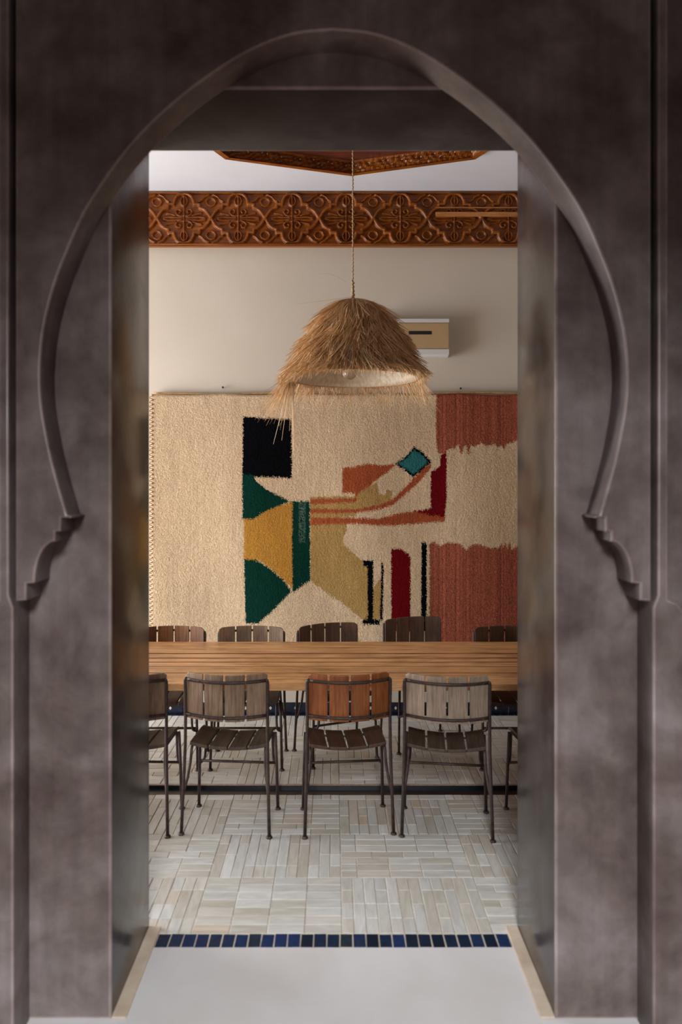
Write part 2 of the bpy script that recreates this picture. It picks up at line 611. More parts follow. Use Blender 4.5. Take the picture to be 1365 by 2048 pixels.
def lay(parent, y_edges, z, x_range, phase, rows, tiles_name='brick'):
    """basket weave of strips: blocks 0.6 m wide, alternately upright and level"""
    G = 0.0028
    CWI = 0.05
    out = []
    for bi in range(len(y_edges) - 1):
        y0, y1 = y_edges[bi], y_edges[bi + 1]
        L = y1 - y0
        nblk0 = int(math.floor((x_range[0] - 0.035) / 0.6))
        nblk1 = int(math.ceil((x_range[1] - 0.035) / 0.6))
        for b in range(nblk0, nblk1):
            x0 = 0.035 + b * 0.6
            if (b + bi + phase) % 2 == 0:
                for c in range(12):
                    if L > 0.25:
                        seqs = [[2, 2], [1, 2, 1], [2, 1, 1], [1, 1, 2], [2, 2], [1, 1, 1, 1], [1, 3], [3, 1]]
                        q = random.choice(seqs)
                    else:
                        q = [1]
                    u = L / sum(q)
                    yy = y0
                    for ln in q:
                        out.append((x0 + (c + 0.5) * CWI, yy + ln * u / 2, CWI - G, ln * u - G, round(ln * u, 3), 'v'))
                        yy += ln * u
            else:
                nr = max(1, round(rows * L / 0.402))
                rh = L / nr
                for r in range(nr):
                    cuts = [0, 3, 6, 9, 12]
                    if random.random() < 0.25:
                        cuts = [0, 1.5, 4.5, 7.5, 10.5, 12]
                    for i in range(len(cuts) - 1):
                        w = (cuts[i + 1] - cuts[i]) * CWI
                        out.append((x0 + (cuts[i] + cuts[i + 1]) / 2 * CWI, y0 + (r + 0.5) * rh, w - G, rh - G, round(w, 3), 'h'))
    scored = []
    for q in out:
        ok, px, py = visible(q[0], q[1], z)
        scored.append(((q[2] * q[3]) / q[1] ** 3 if ok else 0, q))
    scored.sort(key=lambda t: -t[0])
    cache = {}
    stuff = bmesh.new()
    for i, (sc, (x, y, w, d, key, k2)) in enumerate(scored):
        dz = random.uniform(-0.0012, 0.0008)
        tilt = (random.uniform(-0.006, 0.006), random.uniform(-0.006, 0.006), random.uniform(-0.006, 0.006))
        if i < 300 and sc > 0:
            ck = (round(w, 4), round(d, 4), k2)
            if ck not in cache:
                cache[ck] = piece_mesh('brick', w, d, 0.012, M['brick_' + k2])
            o = obj(tiles_name, cache[ck], None, parent)
            o.location = (x, y, z + dz)
            o.rotation_euler = tilt
        else:
            me = piece_mesh('brick', w, d, 0.012, M['brick_v'])
            n0 = len(stuff.verts)
            stuff.from_mesh(me)
            stuff.verts.ensure_lookup_table()
            mt = Matrix.Translation((x, y, z + dz)) @ Matrix.Rotation(tilt[2], 4, 'Z') @ Matrix.Rotation(tilt[0], 4, 'X')
            bmesh.ops.transform(stuff, matrix=mt, verts=stuff.verts[n0:])
    so = obj('outlying_bricks', stuff, M['brick_v'], parent)
    so['kind'] = 'stuff'


lay(floor, [2.878, 3.284, 3.686, 4.088, YS - 0.002], 0.0, (-2.4, 2.4), 0, 7)
lay(plat, [YR + 0.012, YR + 0.412, YR + 0.812, 5.478], ZP, (-2.2, 2.2), 1, 7)

# blue tiles between the jambs
NB = 27
w = (2 * XJ - 0.1) / NB
for i in range(NB):
    d = 0.082
    me = piece_mesh('tile', w - 0.0035 - random.uniform(0, 0.001), d - random.uniform(0.001, 0.004), 0.012, M['blue'], 0.0018)
    o = obj('blue_tile', me, None, floor)
    o.location = (-XJ + 0.05 + (i + 0.5) * w, YB + 0.043 + random.uniform(-0.0012, 0.0012), 0.0006 + random.uniform(-0.0008, 0.0008))
    o.rotation_euler = (random.uniform(-0.012, 0.012), random.uniform(-0.012, 0.012), random.uniform(-0.02, 0.02))
g = box('grout_strip', M['mortar_pale'], floor, -XJ, XJ, YB, YB + 0.088, -0.01, -0.0012)
box('grout_ground', M['mortar_pale'], floor, -3.0, 3.0, 2.877, 3.5, -0.01, -0.003)

# black strip and riser of the step
box('black_strip', M['navy'], floor, -3.1, 3.1, YS, YR - 0.0005, -0.02, -0.001)
box('riser', M['navy'], plat, -3.1, 3.1, YR - 0.0004, YR + 0.004, -0.02, ZP - 0.004)
box('nosing', M['mortar'], plat, -3.1, 3.1, YR - 0.004, YR + 0.012, ZP - 0.005, ZP + 0.0005, 0.0015, 1)

# ------------------------------------------------------------------ dining room shell
YW = 5.54
ZC = EYE + 576 * 5.50 / F
wf = box('wall_far', M['plaster'], None, -4.35, 3.2, YW, YW + 0.15, -0.1, ZC + 0.3)
tag(wf, 'warm cream plaster wall behind the table', 'wall', kind='structure')
wr = box('wall_right', M['plaster'], None, 3.1, 3.25, D2, YW, -0.1, ZC + 0.3)
tag(wr, 'plain cream plaster side wall right of the table', 'wall', kind='structure')
me = plate([[(D2 + 0.0, -0.1), (YW, -0.1), (YW, ZC + 0.3), (D2, ZC + 0.3)], [(3.1, 0.03), (5.4, 0.03), (5.4, 2.56), (3.1, 2.56)]], 0, 0.15, 0.004)
for vtx in me.vertices:
    x, y, z = vtx.co
    vtx.co = (-4.2 - y, x, z)
me.materials.clear()
wl = obj('wall_left', me, M['plaster'])
tag(wl, 'cream plaster side wall with a tall window left of the table', 'wall', kind='structure')
bm = bmesh.new()
for a, b, c, d in ((3.1, 5.4, 0.03, 0.09), (3.1, 5.4, 2.50, 2.56), (3.1, 3.16, 0.03, 2.56), (5.34, 5.4, 0.03, 2.56), (4.22, 4.28, 0.03, 2.56), (3.1, 5.4, 2.0, 2.05)):
    bx(bm, -4.30, -4.25, a, b, c, d)
wn = obj('window_1', bm, M['cedar_dark'])
tag(wn, 'tall wooden window frame in the left side wall', 'window', kind='structure')
# wall on the dining room side of the doorway, either side of the reveal
for nm, a, b in (('wall_doorway_left', -4.2, -2.6), ('wall_doorway_right', 2.6, 3.1)):
    t = box(nm, M['plaster'], None, a, b, D1, D2, -0.1, ZC + 0.3)
    tag(t, 'cream plaster wall beside the doorway, ' + nm.split('_')[-1] + ' end', 'wall', kind='structure')

# ceiling with an irregular octagonal opening, carved wooden rim and dark panel
OCT = [(0.127, 5.10), (0.93, 4.845), (1.22, 4.25), (0.93, 3.62), (0.127, 3.36), (-0.70, 3.62), (-0.98, 4.25), (-0.70, 4.845)]
me = plate([[(-4.35, D1), (3.2, D1), (3.2, YW), (-4.35, YW)], OCT], 0, 0.06, 0.001)
for vtx in me.vertices:
    x, y, z = vtx.co
    vtx.co = (x, z, ZC + y)
me.materials.clear()
bm = bmesh.new()
bm.from_mesh(me)
bmesh.ops.recalc_face_normals(bm, faces=bm.faces)
bm.to_mesh(me)
bm.free()
ce = obj('ceiling', me, M['white'])
tag(ce, 'white plaster ceiling above the table', 'ceiling', kind='structure')


def off(poly, d):
    c = np.mean(poly, axis=0)
    out = []
    for q in poly:
        v = np.array(q) - c
        out.append(tuple(c + v * (1 + d / np.linalg.norm(v))))
    return out


CO = empty('wooden_ceiling_coffer', (0.12, 4.25, ZC))
tag(CO, 'carved cedar ceiling coffer whose far corner shows under the door lintel', 'ceiling coffer')
inner, outer = OCT, off(OCT, 0.03)
for i in range(8):                                             # eight carved fascia boards
    a, b = np.array(OCT[i]), np.array(OCT[(i + 1) % 8])
    L = np.linalg.norm(b - a)
    nx, nz = max(8, int(L / 0.012)), 8
    vs, fs = [], []
    t = (b - a) / L
    nrm = np.array((t[1], -t[0]))
    if np.dot(nrm, np.array((0.12, 4.25)) - a) < 0:
        nrm = -nrm
    zb, zt = -0.035, 0.055
    for r in range(nz + 1):
        for c in range(nx + 1):
            u, w_ = c / nx * L, r / nz
            rel = 0.006 * math.sin(u * 95 + 5 * math.sin(w_ * 7)) * math.sin(w_ * PI * 3 + 2.2 * math.sin(u * 40)) if 0 < r < nz else 0.006
            q = a + t * u + nrm * (0.004 + rel)
            vs.append((q[0] - 0.12, q[1] - 4.25, zb + (zt - zb) * w_))
    n1 = len(vs)
    for r in range(nz):
        for c in range(nx):
            k0 = r * (nx + 1) + c
            fs.append((k0, k0 + 1, k0 + nx + 2, k0 + nx + 1))
    # underside and outer face
    o1, o2 = np.array(outer[i]), np.array(outer[(i + 1) % 8])
    ii, jj = 0, nx
    vs += [(o1[0] - 0.12, o1[1] - 4.25, zb), (o2[0] - 0.12, o2[1] - 4.25, zb), (o1[0] - 0.12, o1[1] - 4.25, 0.0), (o2[0] - 0.12, o2[1] - 4.25, 0.0)]
    fs.append(tuple([n1, n1 + 1] + list(range(nx, -1, -1))))
    fs.append((n1, n1 + 1, n1 + 3, n1 + 2))
    me = bpy.data.meshes.new('fascia_board')
    me.from_pydata(vs, [], fs)
    me.materials.append(M['carved'])
    obj('fascia_board', me, None, CO)
bm = bmesh.new()
vv = [bm.verts.new((x - 0.12, y - 4.25, 0.055)) for x, y in off(OCT, 0.02)]
f_ = bm.faces.new(vv)
r_ = bmesh.ops.extrude_face_region(bm, geom=[f_])
bmesh.ops.translate(bm, verts=[q for q in r_['geom'] if isinstance(q, bmesh.types.BMVert)], vec=(0, 0, 0.03))
bmesh.ops.recalc_face_normals(bm, faces=bm.faces)
obj('panel', bm, M['cedar_dark'], CO)

# gallery on the photographer's side, open to the patio behind
an = box('ceiling_gallery', M['ante'], None, -2.7, 2.7, -0.7, D1, 3.55, 3.65)
tag(an, 'dim gallery ceiling before the arch', 'ceiling', kind='structure')
t = box('wall_gallery_beam', M['ante'], None, -2.6, 2.6, -0.7, -0.55, 3.27, 3.55)  # added behind the camera to shade the upper arch from the patio light
tag(t, 'beam at the open edge of the gallery ceiling', 'beam', kind='structure')
for nm, a, b in (('wall_gallery_left', -2.7, -2.6), ('wall_gallery_right', 2.6, 2.7)):
    t = box(nm, M['ante'], None, a, b, -3.6, D1, 0, 4.0)
    tag(t, 'dim gallery side wall, ' + nm.split('_')[-1], 'wall', kind='structure')
t = box('wall_patio', M['ante'], None, -2.6, 2.6, -3.75, -3.6, 0, 4.0)
tag(t, 'patio wall behind the photographer', 'wall', kind='structure')

# ------------------------------------------------------------------ skirting of blue tiles
BB = box('baseboard_far', M['mortar_pale'], None, -3.1, 3.1, YW - 0.008, YW - 0.0005, ZP - 0.004, ZP + 0.086)
tag(BB, 'dark blue tile skirting with small white diamonds along the far wall', 'skirting', kind='structure')
TW = 50.1 * (YW - 0.014) / F
x0 = (341 - CX) * (YW - 0.014) / F
tile_me = piece_mesh('skirting_tile', TW - 0.003, 0.083, 0.007, M['deep_blue'], 0.0015)
dm = bmesh.new()
vv = [dm.verts.new(q) for q in ((0, -0.0145, 0), (0.0105, 0, 0), (0, 0.0145, 0), (-0.0105, 0, 0))]
f_ = dm.faces.new(vv)
r_ = bmesh.ops.extrude_face_region(dm, geom=[f_])
bmesh.ops.translate(dm, verts=[q for q in r_['geom'] if isinstance(q, bmesh.types.BMVert)], vec=(0, 0, 0.0016))
bmesh.ops.recalc_face_normals(dm, faces=dm.faces)
dme = bpy.data.meshes.new('diamond')
dm.to_mesh(dme)
dm.free()
dme.materials.append(M['white_glaze'])
for i in range(-15, 23):
    xx = x0 + i * TW
    o = obj('skirting_tile', tile_me, None, BB)
    o.location = (xx, YW - 0.0145, ZP + 0.042)
    o.rotation_euler = (PI / 2, 0, random.uniform(-0.004, 0.004))
    q = obj('diamond', dme, None, o)
    q.location = (0, 0, -0.0002)
fl_me = piece_mesh('border_tile', 0.0515 - 0.003, 0.054, 0.010, M['deep_blue'], 0.0015)
for i in range(-60, 56):
    o = obj('border_tile', fl_me, None, plat)
    o.location = (i * 0.0515 + 0.01, 5.507, ZP + random.uniform(-0.0006, 0.0006))
    o.rotation_euler = (random.uniform(-0.01, 0.01), random.uniform(-0.01, 0.01), random.uniform(-0.01, 0.01))

# ------------------------------------------------------------------ carved frieze
YF = YW - 0.045
FZ0 = EYE + (CY - 491.5) * YF / F
FZ1 = EYE + (CY - 385) * YF / F
FR = empty('carved_wood_frieze', (0, YF, FZ0))
tag(FR, 'carved reddish cedar frieze with interlaced lattice high on the far wall', 'frieze')
FH = FZ1 - FZ0
PIT = 108 * YF / F
FXA, FXB = -4.19, 3.09
nx, nz = 1560, 92
xs = np.linspace(FXA, FXB, nx + 1)
zs_ = np.linspace(0.016, FH - 0.016, nz + 1)
GX, GZ = np.meshgrid(xs, zs_)
ox = (423 - CX) * YF / F                                      # a crossing of the lattice
U = ((GX - ox) / PIT) % 1.0
V = (GZ - FH / 2) / PIT
U2, V2 = np.minimum(U, 1 - U), np.abs(V)


def seg_dist(poly, X, Y):
    d = np.full(X.shape, 9.0)
    for (ax, ay), (bx_, by_) in zip(poly[:-1], poly[1:]):
        vx, vy = bx_ - ax, by_ - ay
        t = np.clip(((X - ax) * vx + (Y - ay) * vy) / (vx * vx + vy * vy + 1e-9), 0, 1)
        d = np.minimum(d, np.hypot(X - ax - t * vx, Y - ay - t * vy))
    return d


strap = [(0, 0), (0.045, 0.07), (0.085, 0.13), (0.14, 0.175), (0.21, 0.20), (0.21, 0.255), (0.315, 0.262), (0.325, 0.33), (0.36, 0.40), (0.42, 0.445), (0.5, 0.465)]
strap2 = [(0, 0), (-0.03, 0.05)]
d1 = seg_dist(strap, U2, V2)
upper = [(0.0, 0.225), (0.06, 0.25), (0.09, 0.31), (0.06, 0.36), (0.0, 0.385)]
leafc = [(0.04, 0.44), (0.12, 0.40), (0.17, 0.34), (0.22, 0.315)]
spir = [(0.5, 0.05), (0.43, 0.045), (0.37, 0.07), (0.345, 0.12), (0.375, 0.165), (0.425, 0.165), (0.445, 0.13), (0.42, 0.105)]
stem = [(0.5, 0.0), (0.5, 0.40)]
ray = [(0.46, 0.02), (0.36, 0.022), (0.22, 0.03), (0.12, 0.012)]
palm = [(0.5, 0.22), (0.45, 0.27), (0.435, 0.33), (0.46, 0.39), (0.5, 0.42)]
ray2 = [(0.34, 0.06), (0.26, 0.085), (0.18, 0.10)]
H = np.zeros(GX.shape)


def ridge(d, w, h, flat=0.5):
    return h * np.clip((w - d) / (w * (1 - flat)), 0, 1)


H = np.maximum(H, ridge(d1, 0.031, 1.0, 0.6))
for pl, w_, h_ in ((upper, 0.022, 0.7), (leafc, 0.026, 0.75), (spir, 0.02, 0.75), (stem, 0.02, 0.8), (ray, 0.03, 0.6), (palm, 0.022, 0.75), (ray2, 0.022, 0.6)):
    H = np.maximum(H, ridge(seg_dist(pl, U2, V2), w_, h_, 0.2))
beads = 0.14 * np.sin(GX * 620) * (seg_dist(ray, U2, V2) < 0.02)
H = H + beads
Yv = -0.027 * H
vs = np.stack([GX.ravel(), Yv.ravel(), GZ.ravel()], 1)
idx = np.arange((nx + 1) * (nz + 1)).reshape(nz + 1, nx + 1)
quads = np.stack([idx[:-1, :-1].ravel(), idx[:-1, 1:].ravel(), idx[1:, 1:].ravel(), idx[1:, :-1].ravel()], 1)


def np_mesh(name, vs, quads, mat, sm=True):
    me = bpy.data.meshes.new(name)
    me.vertices.add(len(vs))
    me.vertices.foreach_set('co', np.asarray(vs, np.float32).ravel())
    me.loops.add(quads.size)
    me.loops.foreach_set('vertex_index', np.asarray(quads, np.int32).ravel())
    me.polygons.add(len(quads))
    k_ = quads.shape[1]
    me.polygons.foreach_set('loop_start', np.arange(0, quads.size, k_, dtype=np.int32))
    me.polygons.foreach_set('loop_total', np.full(len(quads), k_, np.int32))
    me.update(calc_edges=True)
    me.validate()
    if mat:
        me.materials.append(mat)
    if sm:
        smooth(me)
    return me


obj('carved_panel', np_mesh('carved_panel', vs, quads, M['carved'], True), None, FR)
box('backing_board', M['carved'], FR, FXA, FXB, 0.0005, 0.044, 0.0, FH, 0.0)
for z0, z1 in ((0.0, 0.014), (FH - 0.014, FH)):
    bm = bmesh.new()
    zc = (z0 + z1) / 2
    n = 1900
    pts = [(FXA + (FXB - FXA) * i / n, -0.016, zc) for i in range(n + 1)]
    tube(bm, pts, [0.0058 + 0.0018 * math.sin(i * 2.1) for i in range(n + 1)], 6)
    obj('rope_moulding', bm, M['carved'], FR)
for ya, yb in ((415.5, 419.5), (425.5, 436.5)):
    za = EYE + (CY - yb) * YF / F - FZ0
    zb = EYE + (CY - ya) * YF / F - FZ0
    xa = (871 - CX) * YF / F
    box('batten', M['pale_batten'], FR, xa, FXB, -0.030, -0.018, za + 0.004, zb - 0.004, 0.002)  # stripe of daylight on the carving, shaped as a pale wood strip
t = box('trim_3', M['white'], None, -3.1, 3.1, YW - 0.05, YW - 0.0005, FZ1 + 0.0005, FZ1 + 0.012, 0.003)
tag(t, 'thin white plaster fillet over the carved frieze', 'trim', kind='structure')

# ------------------------------------------------------------------ rug on the far wall
YG = YW - 0.05
RS = YG / F
cream = (0.68, 0.51, 0.335)
RC = dict(cream=cream, black=(0.003, 0.003, 0.004), green=(0.004, 0.036, 0.024), mustard=(0.50, 0.245, 0.045), ochre=(0.42, 0.265, 0.095),
          rust=(0.36, 0.085, 0.032), brick=(0.335, 0.095, 0.056), maroon=(0.145, 0.004, 0.007), teal=(0.03, 0.165, 0.17))
top_rag = [(1110, 874), (1041, 874), (1030, 884), (1012, 889), (1007, 899), (1003, 891), (996, 896), (990, 888), (975, 893), (960, 886), (950, 893),
           (941, 890), (939, 907), (935, 907), (933, 892), (927, 892), (925, 907), (920, 907), (917, 890), (908, 898), (900, 896), (890, 905), (889, 908), (876, 906), (872, 880)]
low_rag = [(859, 1086), (870, 1084), (880, 1092), (895, 1085), (918, 1086), (932, 1099), (945, 1088), (962, 1090), (985, 1096), (1000, 1094), (1003, 1083), (1006, 1095),
           (1010, 1083), (1013, 1097), (1019, 1084), (1022, 1098), (1034, 1093), (1110, 1093)]
dia = [(828.5, 893), (847.5, 906), (863.7, 924), (844.6, 940), (827, 954.6), (806.5, 938.5), (789, 928), (812, 913.6)]
dc = (827, 924.5)
PAT = [
    ('ochre', [(621, 993), (712, 993), (720, 984), (739, 972), (754, 965), (758, 988), (768, 990), (776, 978), (784.5, 984), (781.6, 1001.5), (757, 1012), (713, 1019), (713, 1032), (621, 1040)]),
    ('ochre', [(621, 1046), (660, 1046), (693.7, 1048), (693, 1062), (686, 1078), (690, 1090), (698, 1097), (715.7, 1113), (726, 1121.6), (738, 1122), (738, 1237), (723, 1236), (704, 1221), (683.4, 1204), (660, 1190), (622, 1161)]),
    ('ochre', [(747, 1174), (756, 1162), (762, 1150), (761, 1237), (746, 1237)]),
    ('rust', [(685, 937), (712.7, 932.6), (736, 927), (765.5, 931), (786, 928), (790, 930), (777, 943), (756.7, 957.5), (739, 972), (720, 984), (714, 992), (713, 1004), (621, 1009), (621, 998), (710, 997), (711, 987), (685, 985)]),
    ('rust', [(621, 1017), (621, 1027), (713, 1025), (757, 1019), (786, 1010), (812, 988), (842, 960.5), (863.7, 934), (862, 928), (847.5, 937), (827, 957.5), (803.6, 981), (783, 1000), (757, 1010), (713, 1018)]),
    ('rust', [(621, 1035), (621, 1050), (713, 1047), (748, 1050), (783, 1051), (824, 1048), (865, 1044), (890, 1044), (890, 1032), (865, 1028), (830, 1022), (789, 1028), (757, 1037), (713, 1035)]),
    ('maroon', [(862, 943), (880, 932.6), (881, 910.6), (893, 903), (893, 992.7), (890, 1034), (865, 1031), (833, 1025), (829, 1021), (861, 1017.6)]),
    ('black', dia),
    ('teal', [(dc[0] + (x - dc[0]) * 0.80, dc[1] + (y - dc[1]) * 0.80) for x, y in dia]),
    ('brick', [(872, 770), (1110, 770)] + top_rag),
    ('brick', low_rag + [(1110, 1400), (859, 1400)]),
    ('black', [(487, 833), (583, 839), (584.5, 956), (509, 954), (486, 949)]),
    ('green', [(486, 949), (507, 950), (513, 962), (536, 981), (565.5, 994), (580, 1003), (554, 1013), (530, 1023.5), (508, 1038), (486, 1038)]),
    ('mustard', [(489, 1038), (508, 1038), (536, 1020.5), (560, 1011), (587, 1003), (585, 1092), (587, 1178), (568.4, 1160), (542, 1136), (518.6, 1120), (489, 1117)]),
    ('green', [(578, 1003), (619.7, 1001.5), (621, 1161), (586, 1185), (585, 1092), (586, 1006)]),
    ('green', [(489, 1117), (512.7, 1119), (539, 1135), (568, 1160), (584, 1181), (562.5, 1204), (542, 1224), (517, 1246), (492, 1246)]),
    ('black', [(726, 1120), (747, 1120), (746.5, 1237), (760, 1239), (760, 1248), (725, 1248), (726, 1237), (736, 1236), (735, 1133), (727, 1132)]),
    ('black', [(762, 1120), (767, 1130), (765.5, 1240), (759.6, 1240), (762.6, 1151)]),
    ('maroon', [(782.5, 1097), (803.6, 1098), (821, 1111), (821, 1262), (782.5, 1262)]),
    ('black', [(843, 1085), (854, 1085), (853, 1262), (841.7, 1262)]),
]
PXA, PXB, PYA, PYB = 303.0, 1105.0, 787.0, 1335.0
step = 1.15
cols = np.arange(PXA, PXB + 0.01, step)
rows = np.arange(PYA, PYB + 0.01, step)
QX, QY = np.meshgrid(cols, rows)
jx = QX + RNG.normal(0, 0.95, QX.shape)
jy = QY + RNG.normal(0, 1.7, QX.shape)


def inside(poly, X, Y):
    r = np.zeros(X.shape, bool)
    n = len(poly)
    for i in range(n):
        (ax, ay), (bx_, by_) = poly[i], poly[(i + 1) % n]
        if ay == by_:
            continue
        cond = ((ay > Y) != (by_ > Y)) & (X < (bx_ - ax) * (Y - ay) / (by_ - ay) + ax)
        r ^= cond
    return r


colr = np.empty(QX.shape + (3,))
colr[:] = RC['cream']
base_id = np.zeros(QX.shape, int)
for i, (nm, poly) in enumerate(PAT):
    m_ = inside(poly, jx, jy)
    colr[m_] = RC[nm]
    base_id[m_] = i + 1
isb = np.isin(base_id, [i + 1 for i, q in enumerate(PAT) if q[0] == 'brick'])
vs1 = RNG.normal(0, 1, len(cols))
vs1 = np.convolve(vs1, np.ones(2) / 2, 'same')
colr *= (1 + 0.10 * vs1[None, :, None] * np.where(isb, 2.2, 0.28)[..., None])
colr *= (1 + RNG.normal(0, 0.16, QX.shape)[..., None] * np.where(isb, 1.5, 0.6)[..., None])
gl = (np.isin(base_id, [15]) & (QX > 598) & (QX < 612) & (QY < 1085) & (RNG.random(QX.shape) < 0.45))
colr[gl] = (0.10, 0.16, 0.13)
colr = np.clip(colr, 0.0015, 0.9)
# sagging top edge between the nails, slight undulation, shaggy pile
sag = 3.0 * np.abs(np.sin((QX - 447) / 158.0 * PI)) * np.clip(1 - (QY - PYA) / 60, 0, 1)
RXw = (QX - CX) * RS
RZw = EYE + (CY - QY - sag) * RS
edge_in = np.minimum(np.minimum(QX - PXA, PXB - QX), np.minimum(QY - PYA, PYB - QY))
und = 0.007 * np.sin(QX / 37.0 + np.sin(QY / 120.0)) * np.clip((QY - PYA) / 200, 0, 1) + 0.004 * np.sin(QX / 91.0)
pile = RNG.random(QX.shape) * 0.0035 + 0.018 * np.clip(edge_in / 4, 0, 1) ** 0.5
RYw = -(pile + und)
vs = np.stack([RXw.ravel(), RYw.ravel(), (RZw - 0.0).ravel()], 1)
nr_, nc_ = QX.shape
idx = np.arange(nr_ * nc_).reshape(nr_, nc_)
quads = np.stack([idx[:-1, :-1].ravel(), idx[1:, :-1].ravel(), idx[1:, 1:].ravel(), idx[:-1, 1:].ravel()], 1)
RUG = empty('wall_rug', (0, YG, 0))
tag(RUG, 'large shaggy cream wool rug with geometric shapes hung on the far wall', 'rug')
me = np_mesh('pile', vs, quads, M['wool'], True)
ca = me.color_attributes.new('Col', 'FLOAT_COLOR', 'POINT')
ca.data.foreach_set('color', np.concatenate([colr.reshape(-1, 3), np.ones((nr_ * nc_, 1))], 1).astype(np.float32).ravel())
obj('pile', me, None, RUG)
zb_, zt_ = EYE + (CY - PYB) * RS, EYE + (CY - PYA) * RS
box('backing', simple('rug backing', (0.36, 0.25, 0.15), 0.95), RUG, (PXA - CX) * RS + 0.002, (PXB - CX) * RS - 0.002, 0.010, 0.016, zb_ + 0.004, zt_ - 0.014)
bm = bmesh.new()                                               # over-sewn left edge: a braid of loops
n = 560
pts = []
for i in range(n):
    a = i / n
    pts.append(((PXA - CX + 0.5 + 3.2 * math.sin(i * 0.7)) * RS, -0.022 + 0.005 * math.cos(i * 0.7), zt_ - 0.01 - a * (zt_ - zb_ - 0.02)))
tube(bm, pts, 0.0042, 5)
obj('braided_edge', bm, M['rope'], RUG)
bm = bmesh.new()
tube(bm, [((x - CX) * RS, 0.014 + 0.003 * math.sin(x / 60), EYE + (CY - 786.5 - 1.5 * math.sin(x / 55.0)) * RS) for x in range(306, 1105, 12)], 0.0085, 8)
obj('hanging_rod', bm, M['bamboo'], RUG)
for i, (px_, py_, lb) in enumerate(((447, 776, 'small dark nail above the rug left of the lamp'), (921, 778, 'small dark nail above the rug right of the lamp'))):
    bm = bmesh.new()
    tube(bm, [(0, 0.0, 0), (0, -0.024, 0.002)], 0.003, 8)
    tube(bm, [(0, -0.024, 0.002), (0, -0.027, 0.002)], 0.008, 10)
    o = obj('nail', bm, M['slot'])
    o.location = ((px_ - CX) * YW / F, YW, EYE + (CY - py_) * YW / F)
    tag(o, lb, 'nail', 'nails above the rug')

# ------------------------------------------------------------------ wall heater
YH = YW - 0.09
hs = YH / F
HE = empty('wall_heater', ((818 - CX) * hs, YW - 0.0005, EYE + (CY - 712) * hs))
tag(HE, 'tan and white wall heater with a black slot half hidden by the straw lamp', 'heater')
xa, xb = (738 - 818) * hs, (899 - 818) * hs


def hz(y):
    return (712 - y) * hs


box('body', M['white_metal'], HE, xa, xb, -0.075, 0, 0, hz(637), 0.004)
box('front_panel', M['tan_panel'], HE, xa + 0.004, xb - 0.004, -0.09, -0.07, hz(697), hz(646), 0.002)
box('top_strip', M['white_metal'], HE, xa, xb, -0.092, -0.07, hz(645), hz(637.5), 0.002)
box('bottom_strip', M['white_metal'], HE, xa, xb, -0.092, -0.07, hz(709), hz(698), 0.002)
box('slot', M['slot'], HE, 0.0, (864 - 818) * hs, -0.0915, -0.085, hz(669), hz(662), 0.0008, 1)

# ------------------------------------------------------------------ table
ZT = 0.75
TB = empty('dining_table', (-0.1, 4.22, 0))
tag(TB, 'long honey pine plank dining table between two rows of chairs', 'table')
edges = [4.714, 4.532, 4.388, 4.277, 4.183, 4.082, 3.944, 3.838, 3.732]
TX0, TX1 = -2.3, 2.3
for i in range(8):
    y1, y0 = edges[i] - 0.0022 - 0.0038 * (i in (2, 3, 4, 5)), edges[i + 1] + 0.0022 + 0.0038 * (i in (1, 2, 3, 4))
    L = random.uniform(-0.01, 0.01)
    o = box('plank', M['table'], TB, TX0 + L, TX1 + L, y0 - 4.22, y1 - 4.22, ZT - 0.036, ZT + random.uniform(-0.0012, 0.0012), 0.0045 if 2 <= i <= 4 else 0.0022, 1)
    if 1 <= i <= 5:                                            # shade of the open joints, put into the edge colour
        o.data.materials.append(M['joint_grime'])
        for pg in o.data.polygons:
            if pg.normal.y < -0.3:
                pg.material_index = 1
for x in (-1.75, 1.75):
    box('cross_beam', M['table'], TB, x - 0.05, x + 0.05, -0.44, 0.44, ZT - 0.10, ZT - 0.0365, 0.003)
    box('leg', M['table'], TB, x - 0.045, x + 0.045, -0.42, -0.33, 0.0, ZT - 0.101, 0.004)
    box('leg', M['table'], TB, x - 0.045, x + 0.045, 0.33, 0.42, ZP, ZT - 0.101, 0.004)
    box('rail', M['table'], TB, x - 0.02, x + 0.02, -0.329, 0.329, 0.24, 0.32, 0.003)

# ------------------------------------------------------------------ chairs
SLAT_PARTS = ('backrest_slat', 'seat_slat')


